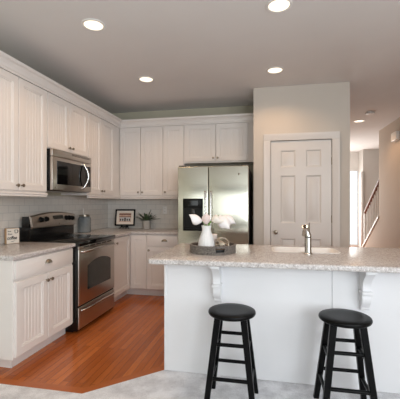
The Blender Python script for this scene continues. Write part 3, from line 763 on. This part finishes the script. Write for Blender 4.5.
lily(V(0.140, 0.060, 0.283), V(0.80, 0.1, -0.55), V(0.3, -1, 0.2), 0.112, 'petal_white', 'white calla lily reaching farthest right behind the drooping one', [V(0.004, -0.012, 0.09), V(0.014, 0.012, 0.19), V(0.060, 0.040, 0.268), V(0.118, 0.058, 0.290)])
# candle and orb
cdl = MB(); cdl.lathe([(0.033, 0.0), (0.035, 0.003), (0.035, 0.128), (0.032, 0.132), (0.018, 0.129), (0.004, 0.128)], 28)
cd_ = tag(cdl.build('candle', 'wax', None, loc=(-0.455, 2.822, ZT)), 'white pillar candle standing behind the vase in the tray', 'candle')
b = MB(); b.tube([(0, 0, 0.126), (0.001, 0, 0.140)], 0.0014, 6); b.build('wick', 'ink', cd_)
b = MB(); Ro = 0.054
for k in range(9):
    rot = Euler((random.uniform(0, pi), random.uniform(0, pi), random.uniform(0, pi))).to_matrix()
    off = random.uniform(-0.3, 0.3); rr = Ro*math.sqrt(1-off*off)
    b.loop_tube([rot @ Vector((rr*cos(2*pi*i/40), rr*sin(2*pi*i/40), off*Ro)) for i in range(40)], 0.0056, 8)
tag(b.build('decorative_orb', 'champagne', None, loc=(-0.362, 2.705, ZT+0.060), ang=80), 'small openwork metal ball sitting right of the vase in the tray', 'ornament')

# ------------------------------------------------------------------ small things on the counters
ZC = 0.9142
# coffee sign
sg = thing('coffee_sign', (-2.478, 2.918, ZC), 'small wooden block sign with coffee lettering on the left countertop', 'sign', None, radians(60))
w, h = 0.120, 0.150
b = MB(); b.box(-w/2, 0.0, 0, w/2, 0.05, h, 0.002); b.build('sign_block', 'sign_wood', sg)
b = MB(); b.box(-w/2+0.003, -0.0012, 0.003, w/2-0.003, 0.0, h-0.003); fc = b.build('sign_face', 'sign_face', sg)
def text(txt, size, x, z, par, name, bold=0.0, shear=0.0, sx=1.0):
    c = bpy.data.curves.new('t', 'FONT'); c.body = txt; c.size = size; c.extrude = 0.0003; c.offset = bold; c.shear = shear
    t = bpy.data.objects.new('t', c); C.objects.link(t)
    me = bpy.data.meshes.new_from_object(t.evaluated_get(bpy.context.evaluated_depsgraph_get()))
    bpy.data.objects.remove(t); bpy.data.curves.remove(c)
    me.name = name; me.transform(Matrix.Translation((x, -0.0016, z)) @ Matrix.Rotation(pi/2, 4, 'X') @ Matrix.Diagonal((sx, 1, 1, 1)))
    me.materials.clear(); me.materials.append(M['ink'])
    o = bpy.data.objects.new(name, me); C.objects.link(o); o.parent = par; return o
text('but', 0.020, -0.048, 0.116, fc, 'lettering', 0.0004, 0, 1.2)
text('first,', 0.022, -0.048, 0.088, fc, 'lettering', 0.0004, 0.2, 1.1)
text('coffee', 0.046, -0.054, 0.042, fc, 'lettering', 0.0012, 0.15, 0.80)
b = MB()
b.tube([(0.008, -0.0016, 0.018), (-0.02, -0.0016, 0.020)], 0.0012, 6); b.tube([(-0.02, -0.0016, 0.020), (0.02, -0.0016, 0.028)], 0.001, 6)
b.build('flourish', 'ink', fc); b = MB()
P = [(0.016, 0.134), (0.019, 0.104), (0.040, 0.104), (0.043, 0.134)]
for a_, c_ in zip(P, P[1:]+P[:1]): b.tube([(a_[0], -0.0016, a_[1]), (c_[0], -0.0016, c_[1])], 0.0028, 6)
b.tube([(0.043, -0.0016, 0.130), (0.052, -0.0016, 0.124), (0.050, -0.0016, 0.112), (0.041, -0.0016, 0.110)], 0.0015, 6)
b.build('cup_drawing', 'ink', fc)

# glass jar
JC = Vector((-2.462, 4.225, ZC))
b = MB(); b.lathe([(0.070, 0.0), (0.082, 0.006), (0.085, 0.03), (0.085, 0.185), (0.078, 0.205), (0.066, 0.218), (0.066, 0.226), (0.060, 0.226), (0.060, 0.216), (0.073, 0.200), (0.079, 0.180), (0.079, 0.03), (0.07, 0.010), (0.02, 0.008)], 40)
j = tag(b.build('glass_jar', 'jar_glass', None, loc=JC), 'grey-blue glass jar with metal rim on corner counter beside the range', 'jar')
b = MB(); b.lathe([(0.068, 0.219), (0.071, 0.221), (0.071, 0.240), (0.068, 0.242), (0.062, 0.242), (0.062, 0.2265), (0.0665, 0.2265), (0.0665, 0.219)], 40); o = b.build('rim', 'nickel', j); o['label'] = 'dull metal rim'
b = MB(); b.tube([(-2.452, 4.225, ZC+0.012), (-2.472, 4.225, ZC+0.23), (-2.480, 4.225, ZC+0.325)], [0.005, 0.005, 0.006], 8)
tag(b.build('stirring_stick', 'white_plastic', None, (-2.452, 4.225, ZC+0.012)), 'thin pale stick standing up out of the glass jar', 'utensil')

# framed picture on an easel
pf = thing('picture_frame', (-2.204, 4.965, ZC+0.045), 'black framed picture with cream mat on a small easel', 'picture', None, radians(9))
ti = Matrix.Rotation(radians(-12), 4, 'X')
fw_, fh_ = 0.315, 0.262
b = MB(); e = 0.022
b.box(-fw_/2, -0.010, 0, -fw_/2+e, 0.010, fh_, 0.002, 2, ti); b.box(fw_/2-e, -0.010, 0, fw_/2, 0.010, fh_, 0.002, 2, ti)
b.box(-fw_/2+e, -0.010, 0, fw_/2-e, 0.010, e, 0.002, 2, ti); b.box(-fw_/2+e, -0.010, fh_-e, fw_/2-e, 0.010, fh_, 0.002, 2, ti)
b.box(-fw_/2+0.01, 0.004, 0.01, fw_/2-0.01, 0.009, fh_-0.01, 0, 2, ti); b.build('frame', 'black_paint', pf)
b = MB(); b.box(-fw_/2+e, 0.000, e, fw_/2-e, 0.004, fh_-e, 0, 2, ti); b.build('mat_board', 'paper', pf)
b = MB(); b.box(-0.095, -0.0015, 0.062, 0.095, 0.0, 0.205, 0, 2, ti); pp = b.build('print', 'picture_print', pf)
b = MB(); b.box(-0.095, -0.0022, 0.175, 0.095, -0.0015, 0.192, 0, 2, ti); b.box(-0.095, -0.0022, 0.138, 0.095, -0.0015, 0.147, 0, 2, ti); b.build('print_bands', 'print_roof', pp)
b = MB(); b.box(-0.085, -0.0022, 0.072, 0.085, -0.0015, 0.134, 0, 2, ti); b.build('print_front', 'print_pale', pp)
b = MB()
for x in (-0.07, -0.035, 0.035, 0.07): b.box(x-0.010, -0.0028, 0.078, x+0.010, -0.0022, 0.112, 0, 2, ti)
b.box(-0.012, -0.0028, 0.072, 0.012, -0.0022, 0.128, 0, 2, ti); b.build('print_openings', 'print_dark', pp)
ez = thing('easel', (-2.204, 4.965, ZC), 'small black table easel holding the framed picture', 'easel', None, radians(9))
b = MB()
for sx in (-1, 1):
    b.tube([(sx*0.075, -0.045, 0.004), (sx*0.055, -0.026, 0.022), (sx*0.045, -0.006, 0.034), (sx*0.035, 0.018, 0.06), (sx*0.012, 0.062, 0.21)], 0.0055, 8)
    b.tube([(sx*0.046, 0.012, 0.036), (sx*0.046, -0.018, 0.036), (sx*0.046, -0.020, 0.052)], 0.006, 8)
b.box(-0.06, -0.013, 0.022, 0.06, 0.002, 0.0385, 0.003)
b.tube([(-0.022, -0.004, 0.03), (-0.022, -0.02, 0.002)], 0.006, 8); b.tube([(0.022, -0.004, 0.03), (0.022, -0.02, 0.002)], 0.006, 8)
b.build('front_support', 'black_paint', ez)
b = MB(); b.tube([(0, 0.066, 0.19), (0, 0.10, 0.004)], 0.0055, 8); b.build('rear_leg', 'black_paint', ez)

# potted plant
pl = thing('potted_plant', (-1.838, 4.955, ZC), 'spiky green succulent in a grey pot beside the framed picture', 'plant')
b = MB(); b.lathe([(0.052, 0.0), (0.056, 0.004), (0.064, 0.125), (0.064, 0.132), (0.057, 0.132), (0.056, 0.115), (0.02, 0.114)], 32); b.build('pot', 'concrete', pl)
b = MB(); b.lathe([(0.0555, 0.110), (0.05, 0.118), (0.01, 0.122)], 24); b.build('soil', 'soil', pl)
b = MB()
for k in range(22):
    az = k*2.399963; el = radians(84-66*math.sqrt((k+0.5)/22)); L = 0.185+0.06*random.random()
    if abs(sin(az)) > 0.5: L *= 0.85
    d = Vector((cos(az)*cos(el), sin(az)*cos(el)*0.75, sin(el))); s_ = d.cross(up).normalized() if abs(d.z) < 0.99 else right
    nrm = s_.cross(d); q = bmesh.new(); G = []
    for i in range(9):
        t = i/8; wd = 0.021*(0.65+0.9*t)*(1-t**2.6)+0.0004
        c_ = Vector((cos(az)*0.012, sin(az)*0.012, 0.115))+d*L*t+up*(-0.025*t*t)+nrm*0.0
        G.append([q.verts.new(p) for p in (c_-s_*wd+nrm*wd*0.35, c_-nrm*0.001, c_+s_*wd+nrm*wd*0.35, c_+nrm*0.003*(1-t))])
    for A, B in zip(G, G[1:]):
        for j in range(4): q.faces.new((A[j], A[(j+1) % 4], B[(j+1) % 4], B[j]))
    q.faces.new(G[-1]); b.add(q)
b.build('foliage', 'leaf', pl, ang=50)

# outlet on the back splash
ol = tag(MB().box(-1.632, YB-0.0135, 1.145, -1.562, YB-0.0085, 1.262, 0.002).build('wall_outlet', 'white_plastic', None, (-1.597, YB-0.0085, 1.2)), 'white wall outlet on the tile between plant and refrigerator', 'outlet')
for z in (1.178, 1.229):
    b = MB(); b.box(-1.614, YB-0.0145, z-0.015, -1.580, YB-0.0133, z+0.015, 0.0005, 1); k = b.build('socket', 'white_plastic', ol, (-1.597, YB-0.0085, 1.2))
    b = MB()
    for dx in (-0.007, 0.007): b.box(-1.597+dx-0.0012, YB-0.0148, z-0.004, -1.597+dx+0.0012, YB-0.0144, z+0.007)
    b.build('slots', 'ink', k, (-1.597, YB-0.0085, 1.2))

# ------------------------------------------------------------------ stools
def make_stool(loc, label):
    s = thing('bar_stool', loc, label, 'stool', 'black bar stools at the island')
    b = MB(); b.lathe([(0.10, 0.580), (0.142, 0.581), (0.151, 0.586), (0.155, 0.594), (0.155, 0.601), (0.151, 0.608), (0.141, 0.612), (0.10, 0.6115), (0.05, 0.6105), (0.01, 0.610)], 48)
    b.build('seat', 'black_paint', s)
    leg = lambda sx, sy, z: Vector((sx*(0.150-(0.150-0.082)*z/0.583), sy*(0.155-(0.155-0.082)*z/0.583), z))
    for sx in (-1, 1):
        for sy in (-1, 1):
            b = MB(); P = [leg(sx, sy, z) for z in (0.0, 0.5798)]; hw = 0.0185
            rings = []
            for p, k in ((P[0], 0.92), (P[1], 1.08)):
                w_ = hw*k; c_ = w_*0.82
                rings.append([p+Vector(v) for v in ((-w_, -c_, 0), (-c_, -w_, 0), (c_, -w_, 0), (w_, -c_, 0), (w_, c_, 0), (c_, w_, 0), (-c_, w_, 0), (-w_, c_, 0))])
            b.rings(rings); b.build('leg', 'black_paint', s)
    for sy in (-1, 1):
        for z in (0.212, 0.418):
            b = MB(); b.tube([leg(-1, sy, z), leg(1, sy, z)], 0.0115, 12); b.build('rung', 'black_paint', s)
    for sx in (-1, 1):
        for z in (0.175, 0.375):
            b = MB(); b.tube([leg(sx, -1, z), leg(sx, 1, z)], 0.0115, 12); b.build('rung', 'black_paint', s)
    return s
st = make_stool((-0.232, 2.215, 0.006), 'black round-seat wooden stool left of the other, below corbel and vase')
s2 = copy_tree(st); s2.location = (0.468, 2.235, 0.006); s2['label'] = 'black round-seat wooden stool nearest the right edge, beside the right corbel'

# ------------------------------------------------------------------ ceiling
def can(x, y, label, first=[]):
    if not first:
        r = thing('recessed_ceiling_light', (x, y, H), label, 'ceiling light', 'recessed ceiling lights')
        b = MB(); b.lathe([(0.098, -0.0005), (0.098, -0.004), (0.092, -0.008), (0.078, -0.007), (0.074, -0.0005)], 40, None, False); b.build('trim_ring', 'white_plastic', r)
        b = MB(); b.lathe([(0.0765, -0.0032), (0.05, -0.0042), (0.005, -0.0048)], 32); o = b.build('lamp', 'lamp_glow', r); o['label'] = 'glowing warm bulb face'
        first.append(r)
    else:
        r = copy_tree(first[0]); r.location = (x, y, H); r['label'] = label
    l = bpy.data.lights.new('can_spot', 'SPOT'); l.energy = CAN_POWER; l.color = CAN_COL; l.spot_size = radians(150); l.spot_blend = 0.55; l.shadow_soft_size = 0.07
    o = bpy.data.objects.new('can_spot', l); o.location = (x, y, H-0.03); C.objects.link(o)
    return o
can(-1.405, 2.55, 'round ceiling light at upper left, nearest the tall left cabinets')
can(-1.411, 3.79, 'round ceiling light farther back, between microwave and refrigerator cabinets')
can(0.080, 2.565, 'round ceiling light cut by the top edge, above the island')
can(0.076, 3.81, 'round ceiling light in front of the pantry door wall')
can(1.593, 6.47, 'round ceiling light in the hall right of the pantry')
b = MB(); b.lathe([(0.066, 0.0), (0.068, -0.012), (0.062, -0.030), (0.045, -0.038), (0.01, -0.039)], 32)
sd = tag(b.build('smoke_detector', 'white_plastic', None, loc=(1.609, 5.87, H-0.0003)), 'small round smoke detector on the hall ceiling beside the light', 'smoke detector')
b = MB(); b.lathe([(0.069, -0.014), (0.0695, -0.017), (0.069, -0.020)], 32, None, False); b.build('vent_ring', 'display', sd)
b = MB(); b.box(XR-0.065, 6.33, 2.40, XR-0.0005, 6.58, 2.555, 0.018, 4)
tag(b.build('door_chime', 'white_plastic', None, (XR, 6.5, 2.385)), 'white rounded chime box high on the hall wall at right edge', 'chime')
